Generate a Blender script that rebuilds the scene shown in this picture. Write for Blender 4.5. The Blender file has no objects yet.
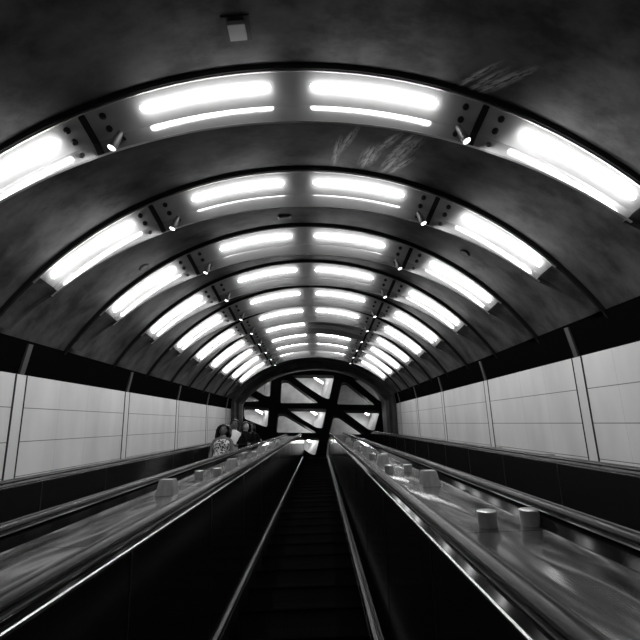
import bpy, bmesh, math, random
from mathutils import Matrix, Vector
from mathutils.geometry import tessellate_polygon
random.seed(7)
PI = math.pi
SC = bpy.context.scene
COL = SC.collection

# ------------------------------------------------------------------ frame of the inclined tunnel
TILT = math.radians(30)
Z0 = 3.2                                    # height of the eye above the lower landing
T = Matrix.Translation((0, 0, Z0)) @ Matrix.Rotation(TILT, 4, 'X')   # x across, y up the incline, z square to it

# ------------------------------------------------------------------ camera
F_PX = 430.0
PITCH, YAW, ROLL = 0.2360, -0.00998, 0.033
cam_d = bpy.data.cameras.new('camera')
cam_d.sensor_fit = 'HORIZONTAL'
cam_d.sensor_width = 36.0
cam_d.lens = 36.0 * F_PX / 640.0
cam_d.clip_start = 0.02
cam_d.clip_end = 200
cam = bpy.data.objects.new('camera', cam_d)
COL.objects.link(cam)
_Rz = Matrix.Rotation(YAW, 3, 'Z')
_Rx = Matrix.Rotation(PITCH, 3, 'X')
_Rr = Matrix(((math.cos(ROLL), 0, math.sin(ROLL)), (0, 1, 0), (-math.sin(ROLL), 0, math.cos(ROLL))))
CR = _Rz @ _Rx @ _Rr                        # columns right, forward, up in the tunnel frame
right, fwd, up = CR.col[0], CR.col[1], CR.col[2]
mcam = Matrix((( right[0], up[0], -fwd[0]), (right[1], up[1], -fwd[1]), (right[2], up[2], -fwd[2]))).to_4x4()
cam.matrix_world = T @ mcam
SC.camera = cam

# ------------------------------------------------------------------ world and exposure
w = bpy.data.worlds.new('world')
SC.world = w
w.use_nodes = True
w.node_tree.nodes['Background'].inputs[0].default_value = (0.5, 0.5, 0.5, 1)
w.node_tree.nodes['Background'].inputs[1].default_value = 0.004
SC.view_settings.view_transform = 'Standard'
SC.view_settings.look = 'None'
SC.view_settings.gamma = 1
SC.view_settings.use_curve_mapping = False
SC.view_settings.exposure = 0.0
LAMP_E = 10.5                               # the long lamps in the rings
TUBE_E = 52.0
SPOT_W = 50.0                               # watts of each small spotlight                               # tubes in the hall beyond
SC.cycles.max_bounces = 6
SC.cycles.sample_clamp_indirect = 4.0

# ------------------------------------------------------------------ materials
def principled(name, col, rough=.5, metal=0.0, spec=.5, coat=0):
    m = bpy.data.materials.new(name)
    m.use_nodes = True
    b = m.node_tree.nodes['Principled BSDF']
    c = col if isinstance(col, tuple) else (col, col, col)
    b.inputs['Base Color'].default_value = (*c, 1)
    b.inputs['Roughness'].default_value = rough
    b.inputs['Metallic'].default_value = metal
    b.inputs['Specular IOR Level'].default_value = spec
    b.inputs['Coat Weight'].default_value = coat
    return m

def nodes(m):
    return m.node_tree.nodes, m.node_tree.links, m.node_tree.nodes['Principled BSDF']

def mottle(m, c0, c1, scale=3.0, detail=6, stretch=(1, 1, 1), bump=0.0, bscale=40, lo=.35, hi=.65):
    N, Lk, b = nodes(m)
    tc = N.new('ShaderNodeTexCoord'); mp = N.new('ShaderNodeMapping')
    mp.inputs['Scale'].default_value = stretch
    Lk.new(tc.outputs['Object'], mp.inputs['Vector'])
    n = N.new('ShaderNodeTexNoise'); n.inputs['Scale'].default_value = scale; n.inputs['Detail'].default_value = detail
    n.inputs['Roughness'].default_value = .62
    Lk.new(mp.outputs[0], n.inputs['Vector'])
    r = N.new('ShaderNodeValToRGB')
    r.color_ramp.elements[0].position = lo; r.color_ramp.elements[0].color = (c0, c0, c0, 1)
    r.color_ramp.elements[1].position = hi; r.color_ramp.elements[1].color = (c1, c1, c1, 1)
    Lk.new(n.outputs[0], r.inputs[0]); Lk.new(r.outputs[0], b.inputs['Base Color'])
    if bump:
        n2 = N.new('ShaderNodeTexNoise'); n2.inputs['Scale'].default_value = bscale; n2.inputs['Detail'].default_value = 4
        Lk.new(mp.outputs[0], n2.inputs['Vector'])
        bp = N.new('ShaderNodeBump'); bp.inputs['Strength'].default_value = bump; bp.inputs['Distance'].default_value = .02
        Lk.new(n2.outputs[0], bp.inputs['Height']); Lk.new(bp.outputs[0], b.inputs['Normal'])
    return r

def emitter(name, strength, col=(1, 1, 1)):
    m = bpy.data.materials.new(name); m.use_nodes = True
    N, Lk, b = nodes(m)
    b.inputs['Base Color'].default_value = (.8, .8, .8, 1)
    b.inputs['Emission Color'].default_value = (*col, 1)
    b.inputs['Emission Strength'].default_value = strength
    return m

M = {}
M['concrete'] = principled('sooty_concrete', .08, .75, spec=.35)
ramp = mottle(M['concrete'], .012, .078, scale=2.4, detail=10, stretch=(1, 1.6, 1), bump=.12, bscale=14)
def add_streaks(m, ramp):
    # pale chalky run marks on the vault: each patch is an ellipse in the vault surface filled with fine streaks
    N, Lk, b = nodes(m)
    tc = N.new('ShaderNodeTexCoord')
    total = None
    for (xa, ya, xb, yb, ly) in STREAKS:
        x, y = (xa + xb) / 2, (ya + yb) / 2; ang = math.atan2(yb - ya, xb - xa); lx = math.hypot(xb - xa, yb - ya) * .56; thr, amp, sc = .43, .75, 42
        mp = N.new('ShaderNodeMapping'); mp.vector_type = 'TEXTURE'
        mp.inputs['Location'].default_value = (x, y, 0); mp.inputs['Rotation'].default_value = (0, 0, ang)
        Lk.new(tc.outputs['Object'], mp.inputs['Vector'])
        sep = N.new('ShaderNodeSeparateXYZ'); Lk.new(mp.outputs[0], sep.inputs[0])
        comb = N.new('ShaderNodeCombineXYZ')
        a = N.new('ShaderNodeMath'); a.operation = 'DIVIDE'; a.inputs[1].default_value = lx; Lk.new(sep.outputs[0], a.inputs[0])
        c = N.new('ShaderNodeMath'); c.operation = 'DIVIDE'; c.inputs[1].default_value = ly; Lk.new(sep.outputs[1], c.inputs[0])
        Lk.new(a.outputs[0], comb.inputs[0]); Lk.new(c.outputs[0], comb.inputs[1])
        ln = N.new('ShaderNodeVectorMath'); ln.operation = 'LENGTH'; Lk.new(comb.outputs[0], ln.inputs[0])
        fall = N.new('ShaderNodeMapRange'); fall.inputs['From Min'].default_value = .35; fall.inputs['From Max'].default_value = 1.0
        fall.inputs['To Min'].default_value = 1; fall.inputs['To Max'].default_value = 0
        Lk.new(ln.outputs['Value'], fall.inputs['Value'])
        m2 = N.new('ShaderNodeMapping'); m2.inputs['Scale'].default_value = (6, sc, 0)
        Lk.new(mp.outputs[0], m2.inputs['Vector'])
        n = N.new('ShaderNodeTexNoise'); n.inputs['Scale'].default_value = 1.0; n.inputs['Detail'].default_value = 7; n.inputs['Roughness'].default_value = .75
        n.inputs['Distortion'].default_value = .5
        Lk.new(m2.outputs[0], n.inputs['Vector'])
        mr = N.new('ShaderNodeMapRange'); mr.inputs['From Min'].default_value = thr; mr.inputs['From Max'].default_value = thr + .12
        Lk.new(n.outputs[0], mr.inputs['Value'])
        mu = N.new('ShaderNodeMath'); mu.operation = 'MULTIPLY'; Lk.new(fall.outputs[0], mu.inputs[0]); Lk.new(mr.outputs[0], mu.inputs[1])
        am = N.new('ShaderNodeMath'); am.operation = 'MULTIPLY'; am.inputs[1].default_value = amp; Lk.new(mu.outputs[0], am.inputs[0])
        if total is None: total = am.outputs[0]
        else:
            ad = N.new('ShaderNodeMath'); ad.operation = 'MAXIMUM'; Lk.new(total, ad.inputs[0]); Lk.new(am.outputs[0], ad.inputs[1]); total = ad.outputs[0]
    mix = N.new('ShaderNodeMix'); mix.data_type = 'RGBA'
    Lk.new(total, mix.inputs['Factor']); Lk.new(ramp.outputs[0], mix.inputs['A'])
    mix.inputs['B'].default_value = (.5, .5, .5, 1)
    Lk.new(mix.outputs['Result'], b.inputs['Base Color'])
STREAKS = [(1.126, 2.623, 1.414, 2.226, 0.050), (1.089, 2.615, 1.290, 2.280, 0.030), (1.034, 2.571, 1.234, 2.259, 0.028), (0.217, 3.772, 0.273, 3.324, 0.045),
           (0.249, 3.605, 0.418, 3.169, 0.045), (0.489, 3.752, 0.618, 3.347, 0.090), (0.592, 3.485, 0.782, 3.147, 0.050), (0.677, 3.780, 0.951, 3.132, 0.075),
           (0.704, 3.572, 0.844, 3.255, 0.040), (0.762, 3.764, 0.940, 3.428, 0.040), (0.759, 3.401, 0.901, 3.127, 0.050)]
add_streaks(M['concrete'], ramp)

M['panel'] = principled('satin_steel_panel', .40, .42, metal=.05)
mottle(M['panel'], .42, .52, scale=2.5, detail=3)
M['lip'] = principled('polished_lip', .55, .13, metal=.5)
M['panel_edge'] = principled('bare_steel_edge', .7, .3, metal=.8)
M['rib'] = principled('dark_rib_steel', .05, .45, metal=.2)
mottle(M['rib'], .03, .075, scale=4)
M['gap'] = principled('black_gap', .006, .8)
M['bolt'] = principled('blackened_bolt', .03, .35, metal=.6)
M['lamp'] = emitter('lit_lamp_tube', LAMP_E)
M['lamp_off'] = principled('unlit_lamp_tube', .30, .35)
M['tube'] = emitter('lit_hall_tube', TUBE_E)
M['spot_lens'] = emitter('lit_spot_lens', 4.0)
M['spot'] = principled('brushed_spot_housing', .22, .4, metal=.5)
M['black_metal'] = principled('black_lattice_steel', .012, .6, spec=.2)
M['rim'] = principled('dark_rim_steel', .045, .55)
mottle(M['rim'], .025, .07, scale=3)
M['hall'] = principled('pale_hall_plaster', .42, .7)
mottle(M['hall'], .48, .66, scale=2, detail=4)
M['jamb'] = principled('grey_reveal', .30, .6)
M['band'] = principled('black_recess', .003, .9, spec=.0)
M['pilaster'] = principled('dark_grey_strip', .05, .5)
M['balustrade'] = principled('black_lacquer_panel', .012, .16, spec=.25)
M['inner_deck'] = principled('black_glossy_profile', .010, .07, spec=.14)
M['rubber'] = principled('handrail_rubber', .010, .24, spec=.22)
M['joint_line'] = principled('grey_panel_joint', .022, .5)
M['trim'] = principled('polished_trim', .85, .25, metal=1)
M['skirt'] = principled('black_skirt_panel', .02, .4)
M['skirt_strip'] = principled('aluminium_skirt_strip', .16, .4, metal=.8)
M['step'] = principled('dark_step_metal', .04, .5, metal=.4)
M['step_edge'] = principled('step_edge', .06, .45, metal=.4)
M['bollard'] = principled('brushed_bollard', .5, .4, metal=.2)
mottle(M['bollard'], .42, .56, scale=30, stretch=(1, 1, .2))
M['landing'] = principled('dark_landing_floor', .03, .5)

def deck_material():
    m = principled('brushed_steel_deck', .36, .22, metal=.95)
    N, Lk, b = nodes(m)
    tc = N.new('ShaderNodeTexCoord')
    mp = N.new('ShaderNodeMapping'); mp.inputs['Scale'].default_value = (3.0, .7, 1)
    Lk.new(tc.outputs['Object'], mp.inputs['Vector'])
    n = N.new('ShaderNodeTexNoise'); n.inputs['Scale'].default_value = 1.7; n.inputs['Detail'].default_value = 1
    Lk.new(mp.outputs[0], n.inputs['Vector'])
    bp = N.new('ShaderNodeBump'); bp.inputs['Strength'].default_value = 1.0; bp.inputs['Distance'].default_value = .05
    Lk.new(n.outputs[0], bp.inputs['Height']); Lk.new(bp.outputs[0], b.inputs['Normal'])
    n2 = N.new('ShaderNodeTexNoise'); n2.inputs['Scale'].default_value = 5; n2.inputs['Detail'].default_value = 6
    Lk.new(mp.outputs[0], n2.inputs['Vector'])
    r = N.new('ShaderNodeMapRange'); r.inputs['To Min'].default_value = .15; r.inputs['To Max'].default_value = .24
    Lk.new(n2.outputs[0], r.inputs['Value']); Lk.new(r.outputs[0], b.inputs['Roughness'])
    return m
M['deck'] = deck_material()

def wall_material():
    m = principled('glazed_wall_tile', .40, .45, spec=.4)
    N, Lk, b = nodes(m)
    tc = N.new('ShaderNodeTexCoord'); sep = N.new('ShaderNodeSeparateXYZ')
    Lk.new(tc.outputs['Object'], sep.inputs[0])
    def line(src, off, pitch, wd):
        a = N.new('ShaderNodeMath'); a.operation = 'SUBTRACT'; a.inputs[1].default_value = off - 50 * pitch; Lk.new(src, a.inputs[0])
        c = N.new('ShaderNodeMath'); c.operation = 'DIVIDE'; c.inputs[1].default_value = pitch; Lk.new(a.outputs[0], c.inputs[0])
        f = N.new('ShaderNodeMath'); f.operation = 'FRACT'; Lk.new(c.outputs[0], f.inputs[0])
        g = N.new('ShaderNodeMath'); g.operation = 'LESS_THAN'; g.inputs[1].default_value = wd / pitch; Lk.new(f.outputs[0], g.inputs[0])
        return g.outputs[0]
    h = line(sep.outputs[2], .25, .337, .008)
    v = line(sep.outputs[1], 6.95 + .08, 2.514 / 4, .004)
    vm = N.new('ShaderNodeMath'); vm.operation = 'MULTIPLY'; vm.inputs[1].default_value = .4; Lk.new(v, vm.inputs[0])
    mx = N.new('ShaderNodeMath'); mx.operation = 'MAXIMUM'; Lk.new(h, mx.inputs[0]); Lk.new(vm.outputs[0], mx.inputs[1])
    n = N.new('ShaderNodeTexNoise'); n.inputs['Scale'].default_value = 1.6; n.inputs['Detail'].default_value = 5
    mp = N.new('ShaderNodeMapping'); mp.inputs['Scale'].default_value = (1, 1.5, .5); Lk.new(tc.outputs['Object'], mp.inputs['Vector'])
    Lk.new(mp.outputs[0], n.inputs['Vector'])
    r = N.new('ShaderNodeValToRGB')
    r.color_ramp.elements[0].position = .3; r.color_ramp.elements[0].color = (.56, .56, .56, 1)
    r.color_ramp.elements[1].position = .7; r.color_ramp.elements[1].color = (.70, .70, .70, 1)
    Lk.new(n.outputs[0], r.inputs[0])
    mix = N.new('ShaderNodeMix'); mix.data_type = 'RGBA'
    Lk.new(mx.outputs[0], mix.inputs['Factor']); Lk.new(r.outputs[0], mix.inputs['A']); mix.inputs['B'].default_value = (.14, .14, .14, 1)
    Lk.new(mix.outputs['Result'], b.inputs['Base Color'])
    return m
M['wall'] = wall_material()
M['wall_strip'] = principled('wall_strip_tile', .62, .45)

# ------------------------------------------------------------------ mesh helpers
class MB:
    def __init__(s): s.v = []; s.f = []
    def add(s, vs, fs):
        o = len(s.v); s.v += [tuple(p) for p in vs]; s.f += [tuple(o + i for i in f) for f in fs]
        return s
    def box(s, x0, x1, y0, y1, z0, z1):
        vs = [(x, y, z) for z in (z0, z1) for y in (y0, y1) for x in (x0, x1)]
        return s.add(vs, [(0, 2, 3, 1), (4, 5, 7, 6), (0, 1, 5, 4), (2, 6, 7, 3), (0, 4, 6, 2), (1, 3, 7, 5)])
    def loft(s, rings, closed=True, caps=True):
        n = len(rings[0]); vs = [p for r in rings for p in r]; fs = []
        for i in range(len(rings) - 1):
            for j in range(n if closed else n - 1):
                a = i * n + j; b = i * n + (j + 1) % n
                fs.append((a, b, b + n, a + n))
        if caps and closed:
            fs.append(tuple(reversed(range(n)))); fs.append(tuple((len(rings) - 1) * n + j for j in range(n)))
        return s.add(vs, fs)
    def tube(s, path, r, n=12, caps=True):
        rings = []
        path = [Vector(p) for p in path]
        for i, p in enumerate(path):
            t = (path[min(i + 1, len(path) - 1)] - path[max(i - 1, 0)]).normalized()
            a = Vector((0, 0, 1)) if abs(t.z) < .9 else Vector((1, 0, 0))
            u = t.cross(a).normalized(); w_ = u.cross(t)
            rr = r[i] if isinstance(r, (list, tuple)) else r
            rings.append([p + u * math.cos(2 * PI * k / n) * rr + w_ * math.sin(2 * PI * k / n) * rr for k in range(n)])
        return s.loft(rings, True, caps)
    def build(s, name, mat, parent=None, loc=None, frame=None, smooth=False, bevel=0, sharp=40):
        me = bpy.data.meshes.new(name); me.from_pydata(s.v, [], s.f); me.update()
        bm = bmesh.new(); bm.from_mesh(me); bmesh.ops.recalc_face_normals(bm, faces=bm.faces)
        if bevel:
            bmesh.ops.bevel(bm, geom=[e for e in bm.edges if len(e.link_faces) == 2 and e.calc_face_angle(0) > .5], offset=bevel, segments=2, affect='EDGES', clamp_overlap=True)
        bm.to_mesh(me); bm.free()
        if smooth:
            for p in me.polygons: p.use_smooth = True
            try: me.set_sharp_from_angle(angle=math.radians(sharp))
            except Exception: pass
        me.materials.append(mat)
        o = bpy.data.objects.new(name, me); COL.objects.link(o)
        if parent is not None: o.parent = parent
        else: o.matrix_world = (T if frame is None else frame) @ Matrix.Translation(loc or (0, 0, 0))
        return o

def thing(name, label, cat, loc=(0, 0, 0), group=None, frame=None):
    o = bpy.data.objects.new(name, None); COL.objects.link(o); o.empty_display_size = .1
    o.matrix_world = (T if frame is None else frame) @ Matrix.Translation(loc)
    o['label'] = label; o['category'] = cat
    if group: o['group'] = group
    return o
def tag(o, label, cat, group=None):
    o['label'] = label; o['category'] = cat
    if group: o['group'] = group
    return o
def struct(o, label=None):
    o['kind'] = 'structure'
    if label: o['label'] = label
    return o
def copy_tree(o, parent=None):
    kids = [c for c in o.children]
    c = o.copy(); COL.objects.link(c); c.parent = parent
    for k in kids: copy_tree(k, c)
    return c
WORLD = Matrix.Identity(4)

# ------------------------------------------------------------------ vault geometry
H = 2.45
CX, CZ, R = -.07 * H, -.347 * H, 1.347 * H
XL, XR = -3.04, 2.70                        # wall faces
BT, BB = .88, .585                          # recess band top and bottom
Y_IN, Y_END = -3.2, 14.35
def arc(phi, inset, y):
    r = R - inset
    return (CX + r * math.sin(phi), y, CZ + r * math.cos(phi))
def taper(phi): return 1 - math.sin(phi) ** 2
PHI_L, PHI_R = -math.asin((CX - (XL + .06)) / R), math.asin((XR - .04 - CX) / R)
def phis(a, b, n): return [a + (b - a) * i / n for i in range(n + 1)]

# ceiling shell with thickness
m = MB()
NN = 60
rings = []
for (ins, y) in ((-.05, Y_IN), (-.05, 16.3), (-.30, 16.3), (-.30, Y_IN)):
    rings.append([arc(p, ins, y) for p in phis(PHI_L - .02, PHI_R + .02, NN)])
rings.append(rings[0])
m.loft(rings, closed=False, caps=False)
struct(m.build('ceiling', M['concrete'], smooth=True))

# side walls, recess bands, pilasters
for side, nm in ((-1, 'left'), (1, 'right')):
    X = XL if side < 0 else XR
    m = MB(); m.box(min(X, X + side * .25), max(X, X + side * .25), Y_IN, 15.3, -2.6, BB)
    struct(m.build('wall_' + nm, M['wall']))
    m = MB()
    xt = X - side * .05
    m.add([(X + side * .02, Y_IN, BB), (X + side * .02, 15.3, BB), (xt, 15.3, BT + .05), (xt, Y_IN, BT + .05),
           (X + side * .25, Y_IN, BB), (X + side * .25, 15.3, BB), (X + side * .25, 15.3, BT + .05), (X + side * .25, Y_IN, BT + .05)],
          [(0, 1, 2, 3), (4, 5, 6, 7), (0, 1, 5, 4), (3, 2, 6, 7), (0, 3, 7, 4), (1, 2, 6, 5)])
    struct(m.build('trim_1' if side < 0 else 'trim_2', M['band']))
n_tr = 3
for side in (-1, 1):
    X = XL if side < 0 else XR
    for k in range(-2, 4):
        yc = 6.95 + 2.514 * k
        if yc > 15 or yc < 1: continue
        m = MB(); m.box(min(X, X - side * .004), max(X, X - side * .004), yc - .07, yc + .07, -2.3, BB - .002)
        o = struct(m.build('trim_%d' % n_tr, M['wall_strip'])); n_tr += 1
        g = MB()
        for d in (-.09, .07): g.box(min(X, X - side * .006), max(X, X - side * .006), yc + d, yc + d + .02, -2.3, BB - .002)
        g.build('joint_gap', M['gap'], parent=o)
        xt = X - side * .05
        m = MB(); a, b2 = yc - .035, yc + .035
        m.loft([[(X + side * .0 - side * .004, a, BB), (X - side * .004, b2, BB), (X + side * .05, b2, BB), (X + side * .05, a, BB)],
                [(xt - side * .012, a, BT + .02), (xt - side * .012, b2, BT + .02), (xt + side * .03, b2, BT + .02), (xt + side * .03, a, BT + .02)]])
        m.build('recess_strip', M['pilaster'], parent=o)

# ------------------------------------------------------------------ the light rings
# section of a ring: (distance up the tunnel, inset from vault); lit facet, lip, back
SEC = [(0, 0), (.1225, .19), (.118, .325)]
JOINT = math.asin(.578 / 1.347)
ORD = {-1: 'second behind the viewer', 0: 'just behind the viewer', 1: 'nearest', 2: 'second', 3: 'third', 4: 'fourth', 5: 'fifth', 6: 'sixth', 7: 'seventh', 8: 'eighth', 9: 'ninth', 10: 'tenth and farthest'}
def ring_pt(phi, dy, ins, y0): 
    return arc(phi, ins * taper(phi), y0 + dy)
def panel_mesh(y0, a, b, n, sec=SEC, fade=None):
    m = MB(); rings = []
    for p in phis(a, b, n):
        f = 1 if fade is None else fade(p)
        q = [ring_pt(p, dy * (.3 + .7 * f), i * f, 0) for dy, i in sec[:2]]
        q += [ring_pt(p, .20, sec[1][1] * f, 0), ring_pt(p, .20, -.05, 0), ring_pt(p, -.0, -.05, 0)]
        rings.append(q)
    m.loft(rings, closed=True, caps=True)
    return m
def lip_mesh(a, b, n):
    m = MB(); rings = []
    for p in phis(a, b, n):
        rings.append([ring_pt(p, .1225, .19, 0), ring_pt(p, .118, .325, 0), ring_pt(p, .130, .325, 0), ring_pt(p, .134, .191, 0)])
    m.loft(rings, closed=True, caps=True)
    return m
def lamp_mesh(a, b, off=.038, r=.019):
    # the lit tube follows the facet, halfway across it
    pts = []
    for p in phis(a, b, 14):
        t = taper(p)
        dy, ins = .1225 * .46, .19 * .46 * t
        nx = Vector((0, -.19 * t, -.1225)).normalized()      # facet normal in (y, radial) terms
        x, y, z = arc(p, ins + .1225 / math.hypot(.19 * t, .1225) * off, dy - .19 * t / math.hypot(.19 * t, .1225) * off)
        pts.append((x, y, z))
    m = MB()
    # rounded ends
    d0 = (Vector(pts[0]) - Vector(pts[1])).normalized(); d1 = (Vector(pts[-1]) - Vector(pts[-2])).normalized()
    path = [Vector(pts[0]) + d0 * r * .95, Vector(pts[0]) + d0 * r * .6] + pts + [Vector(pts[-1]) + d1 * r * .6, Vector(pts[-1]) + d1 * r * .95]
    rad = [r * .3, r * .75] + [r] * len(pts) + [r * .75, r * .3]
    m.tube(path, rad, 12)
    return m
A = lambda d: math.asin(d / 1.347)
LAMPS = {'cl': (A(-.42), A(-.05)), 'cr': (A(.085), A(.447)), 'sl': (A(-.955), A(-.665)), 'sr': (A(.69), A(.965))}
GAP = .006
for k in range(-1, 11):
    y0 = 1.046 * H + (k - 1) * .513 * H
    lab = 'curved steel light ring across the vault, the %s%s' % (ORD[k], ' ring, both centre lamps lit' if k != 7 else ' ring, its right centre lamp dark')
    if k < 1: lab = 'curved steel light ring across the vault, %s' % ORD[k]
    root = thing('light_ring', lab, 'light', (0, y0, 0), 'light rings of the vault')
    EL, ER = -A(.98), A(.99)
    for (a, b, n, nm) in ((-JOINT + GAP, JOINT - GAP, 28, 'centre_panel'), (EL, -JOINT - GAP, 14, 'side_panel'), (JOINT + GAP, ER, 14, 'side_panel')):
        pn = panel_mesh(y0, a, b, n).build(nm, M['panel'], root, smooth=True, sharp=12)
        lip_mesh(a, b, n).build('lower_lip', M['lip'], pn, smooth=True, sharp=12)
    SR = [(0, .01), (.154, .28)]
    fl = lambda p: 1 - .97 * min(1, max(0, (EL - p) / (EL - PHI_L))) ** .7
    fr_ = lambda p: 1 - .97 * min(1, max(0, (p - ER) / (PHI_R - ER))) ** .7
    panel_mesh(y0, PHI_L + .03, EL - .001, 10, SR, fl).build('rib_end', M['concrete'], root, smooth=True)
    panel_mesh(y0, ER + .001, PHI_R - .03, 10, SR, fr_).build('rib_end', M['concrete'], root, smooth=True)
    # shadow groove in front of the ring and bright lower lip
    m = MB(); rings = []
    for p in phis(PHI_L, PHI_R, 50):
        rings.append([arc(p, -.05, -.016), arc(p, -.006, -.016), arc(p, -.006, -.008), arc(p, -.05, -.008)])
    m.loft(rings); m.build('front_flange', M['gap'], root, smooth=True)
    m = MB(); rings = []
    for p in phis(-A(1.0), A(1.0), 44):
        t = taper(p)
        rings.append([arc(p, .325 * t, .112), arc(p, .325 * t + .005, .112), arc(p, .325 * t + .005, .130), arc(p, .325 * t, .130)])
    m.loft(rings); m.build('lower_edge', M['panel_edge'], root, smooth=True)
    m = MB(); rings = []
    for p in phis(-A(1.0), A(1.0), 44):
        rings.append([arc(p, -.01, -.006), arc(p, .008, -.006), arc(p, .008, .004), arc(p, -.01, .004)])
    m.loft(rings); m.build('upper_edge', M['panel_edge'], root, smooth=True)
    for nm, (a, b) in LAMPS.items():
        off = (k == 7 and nm == 'cr')
        o = lamp_mesh(a, b).build('lamp_tube', M['lamp_off'] if off else M['lamp'], root, smooth=True)
        if off: o['label'] = 'unlit grey lamp tube'
    for s in (-1, 1):
        m = MB(); rings = []
        for p in (s * JOINT - .0075, s * JOINT + .0075):
            rings.append([ring_pt(p, dy, i, 0) for dy, i in ((.004, .005), (.112, .20), (.108, .330), (.134, .330), (.19, .19), (.19, -.04), (.004, -.04))])
        m.loft(rings); m.build('joint_gap', M['gap'], root)
        if k < 1: continue
        for dphi in (-.04, .04):
            for (fy, fi) in ((.30, .30), (.72, .72)):
                p = s * JOINT + dphi; t = taper(p)
                base = Vector(arc(p, .19 * fi * t, .1225 * fy))
                nrm = Vector((0, -.19 * t, -.1225)).normalized()
                nrm = Vector((-math.sin(p) * .1225, -.19 * t, -math.cos(p) * .1225)).normalized()
                MB().tube([base - nrm * .004, base + nrm * .006, base + nrm * .012], [.024, .024, .014], 8).build('bolt', M['bolt'], root, smooth=False)
            p = s * JOINT + dphi; t = taper(p)
            base = Vector(arc(p, .262 * t, .120)); nrm = Vector((0, -1, 0))
            MB().tube([base - nrm * .004, base + nrm * .010, base + nrm * .016], [.020, .020, .010], 8).build('bolt', M['bolt'], root)

# small spotlights at the joints
def make_spot(k, s):
    y0 = 1.046 * H + (k - 1) * .513 * H
    p = s * JOINT - s * (.062 if s < 0 else .042); t = taper(p)
    b = Vector(arc(p, .25 * t, y0 + .108))
    root = thing('spotlight', 'small cylinder spotlight at the %s joint of the %s light ring' % ('left' if s < 0 else 'right', ORD[k]), 'spotlight', b, 'spotlights along the light rings')
    d = Vector((s * .30, -.16, -.94)).normalized()
    MB().tube([Vector((0, .012, 0)), Vector((0, -.02, -.005)), d * .02 + Vector((0, -.045, -.01))], .010, 8).build('bracket', M['bolt'], root, smooth=True)
    o = Vector((0, -.055, .005))
    MB().tube([o, o + d * .006, o + d * .05, o + d * .055, o + d * .145], [.014, .022, .024, .028, .030], 20).build('housing', M['spot'], root, smooth=True)
    MB().tube([o + d * .143, o + d * .149], [.028, .024], 20).build('lens', M['spot_lens'], root, smooth=True)
    ld = bpy.data.lights.new('spot_beam', 'SPOT'); ld.energy = SPOT_W; ld.spot_size = math.radians(150); ld.spot_blend = 1.0; ld.shadow_soft_size = .03
    lo = bpy.data.objects.new('spot_beam', ld); COL.objects.link(lo); lo.parent = root
    aim = Vector((s * .62, -.10, -.78)).normalized()
    lo.matrix_local = Matrix.Translation(o + d * .165) @ aim.to_track_quat('-Z', 'Y').to_matrix().to_4x4()
for k in range(1, 11):
    for s in (-1, 1): make_spot(k, s)

# ------------------------------------------------------------------ dark rim at the upper end
def rim_curve(ins, y, n=40, dx=(0, 0)):
    pts = []
    a, b = PHI_L, PHI_R
    tp = lambda p: 1 - .80 * math.sin(p) ** 2
    arcp = [arc(p, ins * tp(p), y) for p in phis(a, b, n)]
    arcp = [(x + (dx[1] if x > CX else -dx[0]) * min(1, abs(x - CX) / 2.6), yy, z) for x, yy, z in arcp]
    x0, x1 = arcp[0][0], arcp[-1][0]
    return [(x0, y, -3.0), (x0, y, .2)] + arcp + [(x1, y, .2), (x1, y, -3.0)]
m = MB()
m.loft([rim_curve(i, y) for i, y in ((-.1, 15.15), (.20, 15.15), (.22, 15.3), (.22, 15.6), (.42, 15.6), (.50, 15.75), (.50, 16.2), (-.1, 16.2), (-.1, 15.15))], closed=False, caps=False)
struct(m.build('trim_%d' % n_tr, M['rim'], smooth=True, sharp=25)); n_tr += 1
# flared reveal from the rim back to the lattice
m = MB()
m.loft([rim_curve(.49, 16.15), rim_curve(-1.0, 25, dx=(.95, .50)), rim_curve(-1.1, 25, dx=(1.0, .55)), rim_curve(.35, 16.15)], closed=False, caps=False)
struct(m.build('trim_%d' % n_tr, M['jamb'], smooth=True)); n_tr += 1

# ------------------------------------------------------------------ lattice in a plumb plane beyond the top landing
Y_T = 18.8
STEP_Z = -1.36                                  # where the escalators start to level out
base = T @ Vector((0, Y_T, STEP_Z))
LAND_Z = base.z
PL_Y = base.y + 1.75                         # world y of the lattice
cam_o = T @ Vector((0, 0, 0))
RT = T.to_3x3()
def ray_plane(px, py, wy):
    d = CR @ Vector(((px - 320) / F_PX, 1, -(py - 320) / F_PX))
    d = RT @ d
    t = (wy - cam_o.y) / d.y
    return cam_o + d * t
HOLES = [
 [(252.5, 389.6), (271.8, 377.3), (270.8, 398), (265.6, 397.5)],
 [(245.4, 394), (260, 402.6), (245, 403.4)],
 [(281.6, 381.5), (287.5, 381.3), (318.5, 404.6), (280.4, 404.6)],
 [(291.5, 376.5), (334.2, 376.8), (329.3, 401), (322.5, 398.5), (305, 387)],
 [(341.5, 384), (346, 383.5), (374.5, 406.4), (336.6, 405.8)],
 [(352, 379.5), (362.5, 378.4), (372, 383.5), (381, 395), (382, 402), (378.5, 402)],
 [(244.5, 408), (269.2, 409.2), (267.6, 428.8), (262, 427), (244.5, 420)],
 [(278.2, 414.5), (284.5, 414.8), (317, 434.3), (276.4, 433.9)],
 [(286.5, 410), (326.6, 410.6), (323, 430), (316, 429), (302, 420.5)],
 [(333.4, 416.5), (338.5, 416.6), (365.5, 435.6), (329, 436.2)],
 [(342, 411.6), (379.8, 411.8), (374.4, 432), (368.5, 431.2)],
 [(300, 438.8), (319.8, 439), (315.8, 456.5), (311, 455.5), (301.5, 449)],
 [(328.2, 440.3), (336, 442), (352, 456), (325.8, 458)],
 [(244.5, 437.5), (262, 437.5), (262, 446), (244.5, 446)],
]
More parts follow.
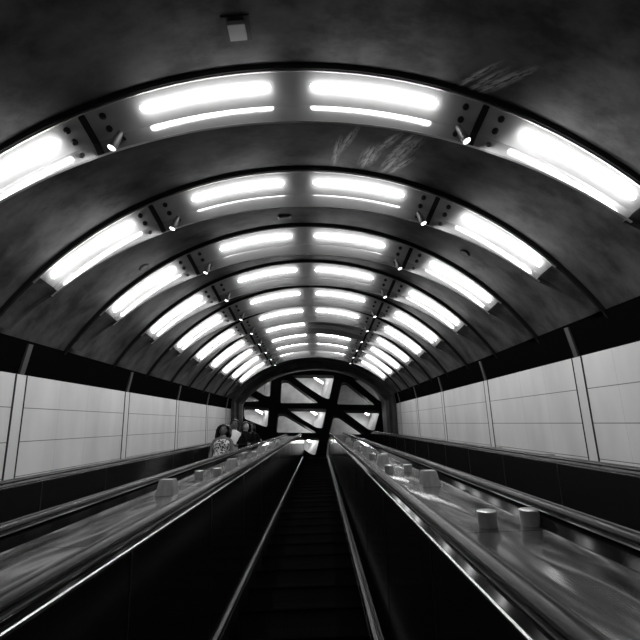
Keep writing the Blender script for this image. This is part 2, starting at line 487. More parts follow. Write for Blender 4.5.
def rounded(poly, r):
    out = []; n = len(poly)
    for i in range(n):
        p = Vector(poly[i]); a = Vector(poly[i - 1]); b = Vector(poly[(i + 1) % n])
        da, db = (a - p), (b - p)
        ra, rb = min(r, da.length * .42), min(r, db.length * .42)
        s, e = p + da.normalized() * ra, p + db.normalized() * rb
        for t in (0, .25, .5, .75, 1): out.append(s * (1 - t) ** 2 + p * 2 * t * (1 - t) + e * t * t)
    return out
cu = bpy.data.curves.new('lattice', 'CURVE'); cu.dimensions = '2D'; cu.fill_mode = 'BOTH'; cu.extrude = .14
def add_spline(pts):
    sp = cu.splines.new('POLY'); sp.points.add(len(pts) - 1)
    for i, p in enumerate(pts): sp.points[i].co = (p[0], p[1], 0, 1)
    sp.use_cyclic_u = True
add_spline([(-5.2, LAND_Z - .02), (4.8, LAND_Z - .02), (4.8, LAND_Z + 7.0), (-5.2, LAND_Z + 7.0)])
for h in HOLES:
    q = [ray_plane(px, py, PL_Y) for px, py in h]
    q = [(p.x, max(p.z, LAND_Z + .04)) for p in q]
    add_spline(rounded(q, .13))
tmp = bpy.data.objects.new('tmp', cu); COL.objects.link(tmp)
dg = bpy.context.evaluated_depsgraph_get()
me = bpy.data.meshes.new_from_object(tmp.evaluated_get(dg))
bpy.data.objects.remove(tmp)
me.name = 'lattice_frame'
lat = bpy.data.objects.new('steel_lattice', me); COL.objects.link(lat)
me.materials.clear(); me.materials.append(M['black_metal'])
lat.matrix_world = Matrix.Translation((0, PL_Y, 0)) @ Matrix.Rotation(PI / 2, 4, 'X')
tag(lat, 'black steel lattice with rounded triangular openings closing the top of the tunnel', 'lattice')

# hall behind the lattice: floor, back wall, ceiling, sides
m = MB(); m.box(-5.3, 4.9, base.y + .55, PL_Y + 3.0, LAND_Z - .3, LAND_Z - .02)
struct(m.build('floor', M['landing'], frame=WORLD))
m = MB(); m.box(-5.3, 4.9, PL_Y + 1.5, PL_Y + 1.7, LAND_Z - .02, LAND_Z + 7.2)
struct(m.build('wall_back', M['hall'], frame=WORLD))
m = MB(); m.box(-5.3, 4.9, PL_Y + .16, PL_Y + 1.5, LAND_Z + 7.0, LAND_Z + 7.2)
struct(m.build('ceiling', M['hall'], frame=WORLD))
# plaster fins running back from the lattice members to the hall wall
FINS = [((334.5, 376), (314.5, 458), -9), ((270.8, 376), (268.2, 430), -6), ((380, 409), (373.5, 433), -8)]
for (a, b, dx) in FINS:
    p0, p1 = ray_plane(a[0], a[1], PL_Y + .15), ray_plane(b[0], b[1], PL_Y + .15)
    q0, q1 = ray_plane(a[0] + dx, a[1], PL_Y + 1.5), ray_plane(b[0] + dx, b[1], PL_Y + 1.5)
    for v in (p1, q1): v.z = max(v.z, LAND_Z)
    th = Vector((.06, 0, 0))
    m = MB(); m.loft([[p0, q0, q0 + th, p0 + th], [p1, q1, q1 + th, p1 + th]])
    struct(m.build('trim_%d' % n_tr, M['hall'], frame=WORLD)); n_tr += 1
TUBES = [((266.0, 379.6), (273.5, 373.5), 'upper left corner'), ((308, 373.5), (323, 383.2), 'upper middle'), ((249.5, 406.3), (262.5, 413.3), 'left of the middle row'),
         ((301.5, 406.0), (316.5, 414.3), 'centre of the middle row'), ((355, 407.3), (368.5, 414.8), 'right of the middle row'), ((299.5, 435.6), (311.5, 442), 'low centre')]
for (a, b, wh) in TUBES:
    p, q = ray_plane(a[0], a[1], PL_Y + .62), ray_plane(b[0], b[1], PL_Y + .85)
    mid = (p + q) / 2
    root = thing('fluorescent_lamp', 'slanting fluorescent tube behind the lattice, %s opening' % wh, 'lamp', mid, 'tubes behind the lattice', frame=WORLD)
    MB().tube([p - mid, q - mid], .035, 10).build('tube', M['tube'], root, smooth=True)
    off = Vector((0, .05, .02))
    MB().tube([p - mid + off, q - mid + off], .028, 6).build('holder', M['rib'], root)

# ------------------------------------------------------------------ escalators
def stations(y0=Y_IN, run=1.3, z=STEP_Z):
    out = [(y0, z, 0.0), (Y_T, z, 0.0)]
    r = 2.6
    for i in range(1, 9):
        a = TILT * i / 8
        out.append((Y_T + r * math.sin(a), z - r * (1 - math.cos(a)), -a))
    y, zz, a = out[-1]
    out.append((y + run * math.cos(TILT), zz - run * math.sin(TILT), -TILT))
    return out
ST = stations()
def sweep(prof, st=ST):
    """prof: list of (x, off) with off measured above the step line"""
    rings = []
    for (y, z, a) in st:
        rings.append([(x, y - math.sin(a) * o * 1.0, z + math.cos(a) * o) for x, o in prof])
    return MB().loft(rings)
def zo(z): return z - STEP_Z
def step_mesh():
    # one step in the plumb frame: tread towards the riser, grooved
    m = MB(); wd = .5; pitch = .0105; n = int(2 * wd / pitch)
    tr, rs = .40, .231
    xs = []
    for i in range(n):
        x = -wd + i * pitch
        xs += [(x, 0), (x + .0045, 0), (x + .0045, 1), (x + pitch, 1)]
    top0, top1 = [], []
    for x, g in xs: top0.append((x, 0.0, -.010 * g)); top1.append((x, tr, -.010 * g))
    m.loft([top0, top1], closed=False, caps=False)
    # riser below the nose, slightly curved inwards, fluted the same way
    prev = []
    for i in range(5):
        t = i / 4
        prev.append([(x, .012 + .035 * math.sin(t * PI * .5) + .007 * g, -.004 - t * (rs - .004)) for x, g in xs])
    m.loft(prev, closed=False, caps=False)
    return m
st_me = step_mesh()
UNT = Matrix.Rotation(-TILT, 4, 'X')
step_master = None
nose_master = None
SKX = -.040
def make_escalator(xc, label, group='escalators'):
    OUT = {-1: xc == -.158, 1: xc == -.158}
    global step_master, nose_master
    root = thing('escalator', label, 'escalator', (xc, 0, 0), group)
    for s in (-1, 1):
        P = lambda pts: [(s * u, zo(z)) for u, z in pts]
        HX = 0.0; q = lambda pts, d=0: P([(u + HX + d, z) for u, z in pts])
        hr = [(.606, -.404), (.609, -.395), (.618, -.388), (.630, -.3845), (.640, -.384), (.650, -.3845), (.662, -.388), (.671, -.395), (.674, -.404), (.669, -.414), (.657, -.418), (.623, -.418), (.611, -.414)]
        sweep(q(hr)).build('handrail', M['rubber'], root, smooth=True)
        sweep(q([(.612, -.423), (.668, -.423), (.668, -.430), (.612, -.430)])).build('handrail_guide', M['lip'], root)
        sweep(q([(.578, -.448), (.583, -.443), (.612, -.432), (.640, -.432), (.640, -.49), (.578, -.49)])).build('inner_deck_profile', M['inner_deck'], root, sharp=12)
        sweep(q([(.640, -.441), (.690, -.446), (.725, -.472), (.775, -.478), (.775, -.51), (.640, -.51)]) if OUT[s] else q([(.640, -.441), (.690, -.444), (.712, -.478), (.712, -.51), (.640, -.51)])).build('outer_deck_profile', M['inner_deck'], root)
        # small trim bead between lining panel and deck profile
        sweep(P([(.5690, -.440), (.5755, -.438), (.5765, -.445), (.5690, -.447)])).build('trim_strip', M['trim'], root)
        y = Y_IN
        lining = [(.570, -.449), (.590, -.449), (.590, -1.31), (.562, -1.31)]
        while y < Y_T:
            y1 = min(y + 1.25, Y_T)
            st = [(y + .003, STEP_Z, 0), (y1 - .003, STEP_Z, 0)]
            sweep(P(lining), st).build('balustrade_panel', M['balustrade'], root)
            if y1 < Y_T:
                sweep(P([(.5665, -.452), (.572, -.452), (.566, -1.31), (.5605, -1.31)]), [(y1 - .003, STEP_Z, 0), (y1 + .003, STEP_Z, 0)]).build('panel_joint', M['joint_line'], root)
            y = y1
        sweep(P(lining), ST[1:]).build('balustrade_panel', M['balustrade'], root)
        sk = SKX
        PS = lambda pts: [(s * u + sk, zo(z)) for u, z in pts]
        sweep(PS([(.515, -1.345), (.560, -1.315), (.562, -1.322), (.562, -1.35), (.515, -1.35)])).build('skirt_trim', M['skirt'], root)
        sweep(PS([(.500, -1.338), (.503, -1.332), (.526, -1.322), (.530, -1.328), (.530, -1.345), (.500, -1.345)])).build('skirt_strip', M['skirt_strip'], root)
        sweep(PS([(.484, -1.340), (.487, -1.337), (.490, -1.340), (.490, -1.346), (.484, -1.346)])).build('skirt_brush', M['rib'], root)
        sweep(PS([(.540, -1.327), (.544, -1.322), (.548, -1.326), (.546, -1.331)])).build('skirt_bead', M['skirt_strip'], root)
        sweep(PS([(.512, -1.34), (.530, -1.34), (.530, -1.68), (.512, -1.68)])).build('skirt_panel', M['skirt'], root)
        sweep(P([(.590, -.50), (.69, -.50), (.69, -1.8), (.590, -1.8)])).build('truss_cover', M['skirt'], root)
    # steps
    k0 = int(Y_IN / .462) + 1
    k = k0
    while .462 * k < Y_T + .1:
        loc = Matrix.Translation((0, .462 * k, STEP_Z)) @ UNT
        if step_master is None:
            o = st_me.build('step', M['step'], root); step_master = o
        else:
            o = bpy.data.objects.new('step', step_master.data); COL.objects.link(o); o.parent = root
        o.matrix_local = loc
        k += 1
    MB().box(-.52, .52, Y_IN, Y_T, -1.78, -1.74).build('pan', M['gap'], root)
    # flat steps and comb plate at the top
    m = MB(); y, z, a = ST[-2]
    pts = [(yy, zz) for yy, zz, aa in ST[1:]]
    m.loft([[(-.505, yy, zz - .03), (.505, yy, zz - .03), (.505, yy, zz - .08), (-.505, yy, zz - .08)] for yy, zz in pts]).build('comb_plate', M['step'], root)
    return root
E1 = make_escalator(-.158, 'middle escalator climbing straight ahead with empty black steps')
E2 = make_escalator(1.685, 'right escalator beside the right tiled wall, seen edge on')
E3 = make_escalator(-2.05, 'left escalator carrying four people past the left tiled wall')

# decks between the escalators and beside the walls
def deck(x0, x1, label, mat, z=-.48):
    root = thing('escalator_deck', label, 'deck', ((x0 + x1) / 2, 0, z))
    h = (x1 - x0) / 2
    y = Y_IN
    cuts = [Y_IN, -.4, 2.02, 4.5, 7.0, 9.5, 12.0, 14.5, 17.0, Y_T]
    for a, b in zip(cuts[:-1], cuts[1:]):
        MB().box(-h, h, a + .002, b - .002, -.03, 0).build('deck_panel', mat, root, bevel=.0015)
    rings = [[(-h, yy - math.sin(a) * (z - STEP_Z), zz + math.cos(a) * (z - STEP_Z) - z), (h, yy - math.sin(a) * (z - STEP_Z), zz + math.cos(a) * (z - STEP_Z) - z),
              (h, yy - math.sin(a) * (z - STEP_Z - .03), zz + math.cos(a) * (z - STEP_Z - .03) - z), (-h, yy - math.sin(a) * (z - STEP_Z - .03), zz + math.cos(a) * (z - STEP_Z - .03) - z)] for yy, zz, a in ST[1:]]
    MB().loft(rings).build('deck_panel', mat, root)
    return root
deck(-1.354, -.918, 'brushed steel deck between the left and middle escalators', M['deck'])
deck(.602, .988, 'brushed steel deck between the middle and right escalators', M['deck'])
deck(XL + .002, -2.75, 'narrow dark deck between left escalator and left wall', M['skirt'], z=-.445)
deck(2.385, XR - .002, 'narrow dark deck between right escalator and right wall', M['skirt'], z=-.455)

# bollards
def wedge(name_loc, label):
    root = thing('deck_block', label, 'bollard', name_loc, 'tapered blocks on the decks')
    m = MB()
    m.loft([[(-.068, -.075, 0), (.068, -.075, 0), (.068, .075, 0), (-.068, .075, 0)], [(-.050, -.045, .105), (.050, -.045, .105), (.050, .05, .105), (-.050, .05, .105)]])
    m.build('block_body', M['bollard'], root, bevel=.004)
    MB().box(-.072, .072, -.08, .08, 0, .003).build('base_plate', M['bollard'], root)
def drum(loc, label, r=.042, h=.062):
    root = thing('deck_drum', label, 'bollard', loc, 'round studs on the decks')
    MB().tube([(0, 0, 0), (0, 0, h)], r, 28).build('drum_body', M['bollard'], root, smooth=True)
    MB().tube([(0, 0, h), (0, 0, h + .004), (0, 0, h + .006)], [r * 1.04, r * 1.04, r * .96], 28).build('cap', M['panel_edge'], root, smooth=True)
WORDS = ['nearest', 'second', 'third', 'fourth', 'fifth', 'sixth']
for i, (y, x) in enumerate([(3.46, .825), (5.19, .72), (7.0, .73), (8.8, .73), (11.4, .74)]):
    wedge((x, y, -.48), 'tapered steel block on the right deck, the %s up the slope' % WORDS[i])
for i, (y, x) in enumerate([(3.46, -1.16), (5.38, -1.05), (8.35, -1.09), (9.85, -1.05), (11.8, -1.1)]):
    wedge((x, y, -.48), 'tapered steel block on the left deck, the %s up the slope' % WORDS[i])
for i, (y, xa, xb) in enumerate([(2.12, .755, .95), (4.38, .665, .845), (6.0, .70, .86), (7.9, .70, .86), (10.0, .70, .86)]):
    for x, wd in ((xa, 'inner'), (xb, 'outer')):
        drum((x, y, -.48), 'round steel stud on the right deck, %s one of the %s pair' % (wd, WORDS[i]))
for i, y in enumerate([4.46, 7.1, 9.1, 10.8]):
    for x, wd in ((-1.06, 'inner'), (-1.19, 'outer')):
        drum((x, y + (.2 if wd == 'inner' else 0), -.48), 'round steel stud on the left deck, %s one of the %s pair' % (wd, WORDS[i]))
for side in (-1, 1):
    x = -2.90 if side < 0 else 2.55
    for i, y in enumerate([5.0, 6.4, 7.9, 9.3]):
        root = thing('deck_block', 'small dark block on the deck along the %s wall, %s from the viewer' % ('left' if side < 0 else 'right', WORDS[i]), 'bollard', (x, y, -.45), 'small blocks along the walls')
        MB().box(-.04, .04, -.05, .05, 0, .03).build('block_body', M['skirt'], root, bevel=.006)
        MB().box(-.043, .043, -.053, .053, .03, .034).build('cap', M['bolt'], root)

# small fixtures on the vault
def fixture(phi, y, name, label, cat, parts):
    b = Vector(arc(phi, -.05, y))
    fr = T @ Matrix.Translation(b) @ Matrix.Rotation(phi, 4, 'Y')
    root = bpy.data.objects.new(name, None); COL.objects.link(root); root.matrix_world = fr; root.empty_display_size = .05
    tag(root, label, cat)
    for nm, mb, mat in parts: mb.build(nm, mat, root, bevel=.002)
fixture(-.083, 2.25, 'junction_box', 'pale square junction box on the vault before the nearest ring', 'box',
        [('box_body', MB().box(-.055, .055, -.06, .06, -.04, 0), M['jamb']), ('back_plate', MB().box(-.09, .09, -.09, .09, -.008, 0), M['bolt'])])
fixture(-.053, 4.86, 'junction_box', 'small rectangular junction box between the second and third rings', 'box',
        [('box_body', MB().box(-.08, .08, -.04, .04, -.02, 0), M['rib']), ('lid', MB().box(-.065, .065, -.028, .028, -.026, -.02), M['concrete'])])
fixture(-.055, 4.56, 'smoke_detector', 'flat dark detector just behind the second ring', 'detector',
        [('detector_body', MB().tube([(0, 0, 0), (0, 0, -.03), (0, 0, -.045)], [.07, .065, .04], 20), M['bolt'])])
for ph, y, wd in ((-.601, 4.93, 'left'), (.617, 4.70, 'right')):
    fixture(ph, y, 'access_port', 'round dark access port on the %s side of the vault' % wd, 'port',
            [('port_rim', MB().tube([(0, 0, 0), (0, 0, -.012)], [.065, .06], 20), M['gap']), ('port_cover', MB().tube([(0, 0, -.012), (0, 0, -.016)], .045, 20), M['concrete'])])

# ------------------------------------------------------------------ people on the left escalator
M['skin'] = principled('skin', .13, .55)
M['skin_pale'] = principled('pale_skin', .42, .55)
M['hair'] = principled('black_hair', .008, .45)
M['hair_grey'] = principled('short_dark_hair', .03, .6)
M['white_shirt'] = principled('white_shirt', .70, .8)
M['black_cloth'] = principled('black_cloth', .004, .95, spec=.1)
M['grey_cloth'] = principled('grey_cloth', .10, .9)
M['glasses'] = principled('black_glasses', .01, .3)
M['bag'] = principled('grey_bag', .16, .6)
M['phone'] = principled('pale_phone', .45, .3)
def dress_material():
    m = principled('black_and_white_floral_print', .6, .8)
    N, Lk, b = nodes(m)
    tc = N.new('ShaderNodeTexCoord'); n = N.new('ShaderNodeTexVoronoi'); n.inputs['Scale'].default_value = 26
    n2 = N.new('ShaderNodeTexNoise'); n2.inputs['Scale'].default_value = 17
    va = N.new('ShaderNodeVectorMath'); va.operation = 'MULTIPLY_ADD'; va.inputs[1].default_value = (.09, .09, .09)
    Lk.new(tc.outputs['Object'], n2.inputs['Vector']); Lk.new(n2.outputs['Color'], va.inputs[0]); Lk.new(tc.outputs['Object'], va.inputs[2])
    Lk.new(va.outputs[0], n.inputs['Vector'])
    r = N.new('ShaderNodeValToRGB'); r.color_ramp.interpolation = 'CONSTANT'
    r.color_ramp.elements[0].color = (.015, .015, .015, 1); r.color_ramp.elements[1].position = .50; r.color_ramp.elements[1].color = (.66, .66, .66, 1)
    Lk.new(n.outputs['Distance'], r.inputs[0]); Lk.new(r.outputs[0], b.inputs['Base Color'])
    return m
M['dress'] = dress_material()

def mesh_of(o):
    dg = bpy.context.evaluated_depsgraph_get()
    return bpy.data.meshes.new_from_object(o.evaluated_get(dg))
def skin_mesh(verts, edges, rad, root=0, sub=1):
    me = bpy.data.meshes.new('sk'); me.from_pydata(verts, edges, []); me.update()
    o = bpy.data.objects.new('sk', me); COL.objects.link(o)
    md = o.modifiers.new('skin', 'SKIN'); md.use_smooth_shade = True
    for i, r in enumerate(rad):
        me.skin_vertices[0].data[i].radius = r if isinstance(r, tuple) else (r, r)
    me.skin_vertices[0].data[root].use_root = True
    if sub:
        sd = o.modifiers.new('sub', 'SUBSURF'); sd.levels = sub; sd.render_levels = sub
    out = mesh_of(o); bpy.data.objects.remove(o)
    return out
def head_mesh(c, hgt, yaw=0):
    """skull, jaw, nose, brow, lips, ears around the head centre; faces -y"""
    bm = bmesh.new(); bmesh.ops.create_icosphere(bm, subdivisions=4, radius=1)
    hh, hw, hd = hgt * .5, hgt * .345, hgt * .42
    for v in bm.verts:
        x, y, z = v.co
        sx = 1 - .28 * max(0, -z) ** 1.4
        X = x * hw * sx; Y = y * hd * (1 - .12 * max(0, -z)) - (.06 * hgt * max(0, -z) if y < 0 else -.0)
        Z = z * hh
        f = max(0, -y)
        # nose, eye sockets, lips, chin
        Y -= .085 * hgt * f * math.exp(-((x / .13) ** 2)) * math.exp(-(((z + .16) / .15) ** 2))
        Y -= .03 * hgt * f * math.exp(-((x / .10) ** 2)) * math.exp(-(((z - .05) / .2) ** 2))
        Y += .030 * hgt * f * math.exp(-(((abs(x) - .36) / .16) ** 2)) * math.exp(-(((z - .03) / .10) ** 2))
        Y -= .020 * hgt * f * math.exp(-((x / .28) ** 2)) * math.exp(-(((z + .46) / .07) ** 2))
        Y -= .030 * hgt * f * math.exp(-((x / .25) ** 2)) * math.exp(-(((z + .80) / .15) ** 2))
        v.co = (X, Y, Z)
    for s in (-1, 1):
        e = bmesh.ops.create_icosphere(bm, subdivisions=2, radius=1)['verts']
        for v in e: v.co = Vector((v.co.x * .016 + s * hw * 1.0, v.co.y * .022 + .01, v.co.z * .034 - .005))
    bmesh.ops.rotate(bm, verts=bm.verts, matrix=Matrix.Rotation(yaw, 3, 'Z'), cent=(0, 0, 0))
    bmesh.ops.translate(bm, verts=bm.verts, vec=c)
    me = bpy.data.meshes.new('hd'); bm.to_mesh(me); bm.free()
    return me
def join_remesh(meshes, name, mat, parent, voxel=.011):
    bm = bmesh.new()
    for me in meshes: bm.from_mesh(me)
    me = bpy.data.meshes.new(name); bm.to_mesh(me); bm.free()
    o = bpy.data.objects.new(name, me); COL.objects.link(o)
    md = o.modifiers.new('r', 'REMESH'); md.mode = 'VOXEL'; md.voxel_size = voxel; md.use_smooth_shade = True
    out = mesh_of(o); o.modifiers.clear(); o.data = out; out.name = name
    out.materials.clear(); out.materials.append(mat)
    for p in out.polygons: p.use_smooth = True
    if parent: o.parent = parent
    return o
def ell_loft(rows, n=28, close=True):
    rings = []
    for (z, cx, cy, rx, ry) in rows:
        rings.append([(cx + rx * math.cos(2 * PI * k / n), cy + ry * math.sin(2 * PI * k / n), z) for k in range(n)])
    return MB().loft(rings, True, close)
def hand_chains(V, E, Rr, wrist_i, wrist, d, side_v, palm_n, s):
    """palm plus four unequal curled fingers and a thumb, grown from the wrist vertex"""
    d = d.normalized(); side_v = side_v.normalized(); palm_n = palm_n.normalized()
    V.append(wrist + d * .045); E.append((wrist_i, len(V) - 1)); Rr.append((.034, .016)); pc = len(V) - 1
    V.append(wrist + d * .085); E.append((pc, len(V) - 1)); Rr.append((.036, .014)); kn = len(V) - 1
    fingers = []
    for i, (o, L) in enumerate(((-.030, .068), (-.010, .078), (.010, .072), (.029, .056))):
        b = wrist + d * .088 + side_v * o
        fingers.append([b, b + d * L * .42 + palm_n * .010, b + d * L * .72 + palm_n * .030, b + d * L * .86 + palm_n * .052])
    th = wrist + d * .030 - side_v * .030
    fingers.append([th, th - side_v * .026 + d * .026 + palm_n * .008, th - side_v * .030 + d * .055 + palm_n * .024])
    return fingers
def person(foot, h, label, face=0.0, arms=None, skin='skin', seed=0, build=1.0):
    """a standing figure in the plumb frame; feet at the origin, looking down the slope (-y)"""
    wf = Matrix.Translation(T @ Vector(foot)) @ Matrix.Rotation(face, 4, 'Z')
    root = bpy.data.objects.new('person', None); COL.objects.link(root); root.matrix_world = wf
    tag(root, label, 'person', 'people riding the left escalator')
    k = h / 1.70
    V = [Vector(v) * k for v in ((0, 0, .93), (0, .0, 1.08), (0, .01, 1.25), (0, .01, 1.38), (0, .0, 1.46), (0, -.01, 1.53))]
    E = [(0, 1), (1, 2), (2, 3), (3, 4), (4, 5)]
    Rr = [(.155 * build, .11), (.13 * build, .10), (.155 * build, .11), (.12, .085), (.058, .058), (.055, .055)]
    Rr = [tuple(a * k for a in r) for r in Rr]
    fing = []
    for s in (-1, 1):
        i = len(V)
        V += [Vector(v) * k for v in ((s * .095, 0, .86), (s * .10, -.02, .50), (s * .10, .0, .10), (s * .105, -.01, .045), (s * .115, -.15, .03))]
        E += [(0, i), (i, i + 1), (i + 1, i + 2), (i + 2, i + 3), (i + 3, i + 4)]
        Rr += [tuple(a * k for a in r) for r in ((.088, .09), (.058, .058), (.038, .042), (.04, .042), (.042, .028))]
        el, wr = arms[0 if s < 0 else 1]
        i = len(V)
        V += [Vector((s * .175, .01, 1.385)) * k, Vector(el) * k, Vector(wr) * k]
        E += [(3, i), (i, i + 1), (i + 1, i + 2)]
        Rr += [tuple(a * k for a in r) for r in ((.056, .056), (.042, .042), (.028, .026))]
        d = (Vector(wr) - Vector(el)).normalized()
        sv = Vector((1, 0, 0)) if abs(d.x) < .7 else Vector((0, 0, 1))
        pn = d.cross(sv); sv = pn.cross(d)
        if pn.y > 0: pn = -pn
        fing.append(hand_chains(V, E, Rr, i + 2, V[i + 2].copy(), d, sv * (1 if s > 0 else -1), pn, s))
    ms = [skin_mesh([tuple(v) for v in V], E, Rr, 0, 2)]
    for ch in fing:
        for f in ch: ms.append(skin_mesh([tuple(v) for v in f], [(a, a + 1) for a in range(len(f) - 1)], [.0095] * len(f), 0, 1))
    hc = Vector((0, -.02, 1.585)) * k
    return root, k, V, E, Rr, ms, hc
def garment(name, root, mat, rows, sleeves, k, voxel=.014):
    parts = []
    mb = ell_loft([tuple(a * k for a in r) for r in rows])
    me = bpy.data.meshes.new('g'); me.from_pydata(mb.v, [], mb.f)
    bm = bmesh.new(); bm.from_mesh(me); bmesh.ops.recalc_face_normals(bm, faces=bm.faces); bm.to_mesh(me); bm.free()
    parts.append(me)
    for (pts, rad) in sleeves:
        parts.append(skin_mesh([tuple(Vector(p) * k) for p in pts], [(a, a + 1) for a in range(len(pts) - 1)], [r * k for r in rad], 0, 1))
    return join_remesh(parts, name, mat, root, voxel)
def hair_cap(root, hc, hgt, mat, long=0, yaw=0, wide=1.0):
    bm = bmesh.new(); bmesh.ops.create_icosphere(bm, subdivisions=4, radius=1)
    rnd = random.Random(3)
    hh, hw, hd = hgt * .555 , hgt * .41 * wide, hgt * .475
    dele = [v for v in bm.verts if v.co.y < -.30 and v.co.z < .50 - .25 * abs(v.co.x) and abs(v.co.x) < .74]
    dele += [v for v in bm.verts if (not long) and v.co.z < (-.15 if v.co.y > 0 else .12) and v not in dele]
    for v in bm.verts:
        n = .022 * math.sin(v.co.x * 13 + v.co.z * 11) + .022 * math.sin(v.co.y * 15 + v.co.z * 17)
        q = v.co * (1 + n * (1.6 if long else .6))
        drop = long * max(0, -q.z)
        flare_ = 1 + .35 * (1 if long else 0) * max(0, -q.z)
        v.co = (q.x * hw * flare_, q.y * hd + .012, q.z * hh - drop + .012)
    bmesh.ops.delete(bm, geom=list(set(dele)), context='VERTS')
    bmesh.ops.rotate(bm, verts=bm.verts, matrix=Matrix.Rotation(yaw, 3, 'Z'), cent=(0, 0, 0))
    bmesh.ops.translate(bm, verts=bm.verts, vec=hc)
    me = bpy.data.meshes.new('hair'); bm.to_mesh(me); bm.free()
    me.materials.append(mat)
    for p in me.polygons: p.use_smooth = True
    o = bpy.data.objects.new('hair', me); COL.objects.link(o); o.parent = root
    md = o.modifiers.new('th', 'SOLIDIFY'); md.thickness = .016; md.offset = 1
    return o
def eyes_mouth(root, hc, hgt, yaw=0):
    rot = Matrix.Rotation(yaw, 3, 'Z')
    for s in (-1, 1):
        c = hc + rot @ Vector((s * .031, -hgt * .385, hgt * .012))
        d = rot @ Vector((.011, 0, 0)); f = rot @ Vector((0, -.012, 0))
        MB().tube([c - d, c - d * .4 + f * .4, c + d * .4 + f * .4, c + d], [.003, .006, .006, .003], 8).build('eye', M['hair'], root, smooth=True)
        MB().tube([c + Vector((0, 0, .019)) - d * 1.4 + f * .2, c + Vector((0, 0, .024)) + f * .6, c + Vector((0, 0, .019)) + d * 1.4 + f * .2], .0028, 6).build('eyebrow', M['hair'], root)
    c = hc + rot @ Vector((0, -hgt * .465, -hgt * .235)); d = rot @ Vector((.022, .006, 0))
    MB().tube([c - d, c + rot @ Vector((0, -.004, -.002)), c + d], [.002, .005, .002], 8).build('mouth', M['skin'], root, smooth=True)

def foot_at(kk, x): # middle of the tread of step kk, in the tunnel frame
    return Vector((x, .462 * kk, STEP_Z)) + UNT.to_3x3() @ Vector((0, .20, .0))
XE = -2.05
TORSO = [(.90, 0, 0, .155, .12), (1.0, 0, 0, .15, .115), (1.1, 0, 0, .145, .11), (1.2, 0, 0, .165, .12), (1.3, 0, .01, .18, .12), (1.38, 0, .01, .185, .10), (1.43, 0, .01, .12, .075), (1.465, 0, .0, .065, .06)]
# woman in the floral dress
arms = (((-.215, .03, 1.12), (-.19, -.08, .90)), ((.215, .03, 1.12), (.19, -.08, .90)))
root, k, V, E, Rr, ms, hc = person(foot_at(18, XE + .06), 1.68, 'woman with long dark hair in a black and white floral dress, front of the group', arms=arms)
hg = .235
body = join_remesh(ms + [head_mesh(hc, hg)], 'body', M['skin'], root)
hair_cap(root, hc, hg, M['hair'], long=.13, wide=1.5)
eyes_mouth(root, hc, hg)
garment('dress', root, M['dress'], [(.42, 0, 0, .30, .22), (.60, 0, 0, .265, .20), (.80, 0, 0, .215, .165), (.95, 0, 0, .185, .145), (1.05, 0, 0, .150, .12), (1.12, 0, 0, .148, .12), (1.24, 0, -.01, .178, .14), (1.33, 0, 0, .165, .115), (1.38, 0, .01, .13, .09)],
        [(((-.12, 0, 1.36), (-.135, .01, 1.43)), (.035, .03)), (((.12, 0, 1.36), (.135, .01, 1.43)), (.035, .03))], k)
# man with glasses, white shirt under an open dark jacket
arms = (((-.26, .03, 1.13), (-.20, -.16, .98)), ((.27, .03, 1.13), (.13, -.20, 1.02)))
root, k, V, E, Rr, ms, hc = person(foot_at(20, XE + .10), 1.81, 'man with glasses in a white shirt and dark jacket holding a grey bag', arms=arms)
hg = .245
join_remesh(ms + [head_mesh(hc, hg)], 'body', M['skin'], root)
hair_cap(root, hc, hg, M['hair_grey'])
eyes_mouth(root, hc, hg)
for s in (-1, 1):
    c = hc + Vector((s * .034, -hg * .43, hg * .012))
    MB().tube([c + Vector((math.cos(a) * .024, 0, math.sin(a) * .018)) for a in [i * 2 * PI / 14 for i in range(15)]], .0028, 6).build('glasses_rim', M['glasses'], root)
MB().tube([hc + Vector((-.010, -hg * .44, .004)), hc + Vector((.010, -hg * .44, .004))], .0028, 6).build('glasses_bridge', M['glasses'], root)
garment('shirt', root, M['white_shirt'], [(r[0], r[1], r[2] - .012, r[3] * .96, r[4] * 1.12) for r in TORSO], [(((-.14, 0, 1.37), (-.185, .01, 1.38), (-.24, .02, 1.2)), (.07, .066, .058))], k)
# open jacket: back and right half
garment('jacket', root, M['black_cloth'], [(r[0] - .06, .075, r[2] + .025, r[3] * .82, r[4] * 1.12) for r in TORSO[:-1]],
        [(((.14, 0, 1.37), (.195, .01, 1.38), arms[1][0], arms[1][1]), (.078, .072, .055, .042))], k)
garment('trousers', root, M['grey_cloth'], [(.80, 0, 0, .175, .13), (.90, 0, 0, .172, .128), (.98, 0, 0, .158, .12)],
        [(((s * .08, 0, .90), (s * .10, -.02, .50), (s * .10, .0, .08)), (.105, .082, .07)) for s in (-1, 1)], k)
# bag held in front, a thing of its own
br = bpy.data.objects.new('shoulder_bag', None); COL.objects.link(br)
br.matrix_world = root.matrix_world @ Matrix.Translation(Vector((.05, -.24, .80)) * k)
tag(br, 'soft grey bag held in front of the man in the white shirt', 'bag')
MB().loft([[(-.13, -.04, 0), (.13, -.04, 0), (.13, .04, 0), (-.13, .04, 0)], [(-.15, -.05, .10), (.15, -.05, .10), (.15, .05, .10), (-.15, .05, .10)], [(-.12, -.025, .19), (.12, -.025, .19), (.12, .025, .19), (-.12, .025, .19)]]).build('bag_body', M['bag'], br, bevel=.02)
MB().tube([(-.06, 0, .185), (-.05, 0, .24), (.05, 0, .24), (.06, 0, .185)], .008, 8).build('bag_handle', M['black_cloth'], br, smooth=True)
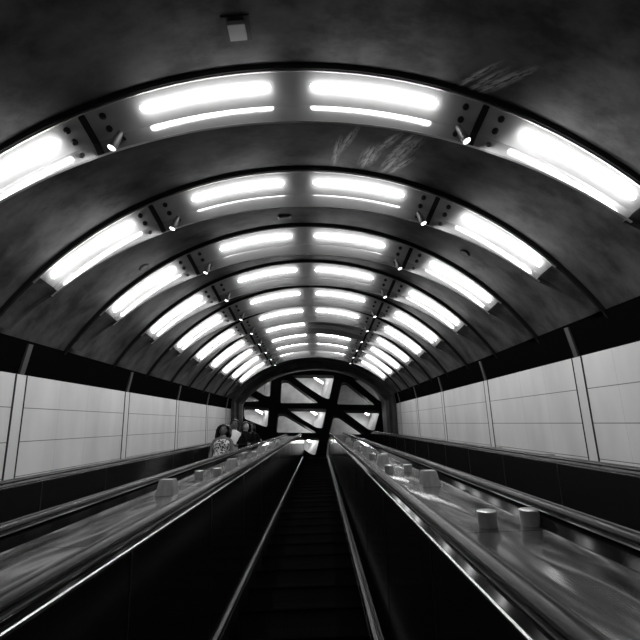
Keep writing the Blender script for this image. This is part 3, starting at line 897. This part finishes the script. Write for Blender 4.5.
# woman in black looking sideways
arms = (((-.25, .03, 1.14), (-.22, -.12, .95)), ((.25, .03, 1.14), (.16, -.20, 1.02)))
root, k, V, E, Rr, ms, hc = person(foot_at(23, XE + .13), 1.75, 'person with long dark hair and a pale face turned aside, dressed in black', arms=arms)
hg = .24; yw = .75
join_remesh(ms + [head_mesh(hc, hg, yw)], 'body', M['skin_pale'], root)
hair_cap(root, hc, hg, M['hair'], long=.13, yaw=yw, wide=1.45)
eyes_mouth(root, hc, hg, yw)
garment('coat', root, M['black_cloth'], [(.62, 0, 0, .21, .16), (.78, 0, 0, .20, .155)] + [(r[0], r[1], r[2], r[3] * 1.1, r[4] * 1.12) for r in TORSO],
        [(((s * .13, 0, 1.37), (s * .19, .01, 1.38), arms[0 if s < 0 else 1][0], arms[0 if s < 0 else 1][1]), (.078, .072, .056, .042)) for s in (-1, 1)], k)
garment('trousers', root, M['black_cloth'], [(.80, 0, 0, .165, .13), (.92, 0, 0, .16, .125)],
        [(((s * .08, 0, .90), (s * .10, -.02, .50), (s * .10, .0, .08)), (.10, .078, .066)) for s in (-1, 1)], k)
# person in black holding a phone to the chest
arms = (((-.25, .03, 1.14), (-.06, -.23, 1.22)), ((.25, .03, 1.14), (.12, -.20, 1.05)))
root, k, V, E, Rr, ms, hc = person(foot_at(25, XE + .13), 1.72, 'dark-haired person in black holding up a pale phone, hindmost of the group', arms=arms)
hg = .235
join_remesh(ms + [head_mesh(hc, hg)], 'body', M['skin'], root)
hair_cap(root, hc, hg, M['hair'], long=.05, wide=1.1)
eyes_mouth(root, hc, hg)
garment('coat', root, M['black_cloth'], [(.62, 0, 0, .21, .16), (.78, 0, 0, .20, .155)] + [(r[0], r[1], r[2], r[3] * 1.1, r[4] * 1.12) for r in TORSO],
        [(((s * .13, 0, 1.37), (s * .19, .01, 1.38), arms[0 if s < 0 else 1][0], arms[0 if s < 0 else 1][1]), (.078, .072, .056, .042)) for s in (-1, 1)], k)
garment('trousers', root, M['black_cloth'], [(.80, 0, 0, .165, .13), (.92, 0, 0, .16, .125)],
        [(((s * .08, 0, .90), (s * .10, -.02, .50), (s * .10, .0, .08)), (.10, .078, .066)) for s in (-1, 1)], k)
ph = bpy.data.objects.new('phone', None); COL.objects.link(ph)
ph.matrix_world = root.matrix_world @ Matrix.Translation(Vector((.01, -.275, 1.30)) * k) @ Matrix.Rotation(-.3, 4, 'X')
tag(ph, 'pale phone held up by the hindmost person on the left escalator', 'phone')
MB().box(-.036, .036, -.005, .005, -.07, .07).build('phone_case', M['phone'], ph, bevel=.003)
MB().box(-.032, .032, .005, .0065, -.064, .064).build('screen', M['glasses'], ph)
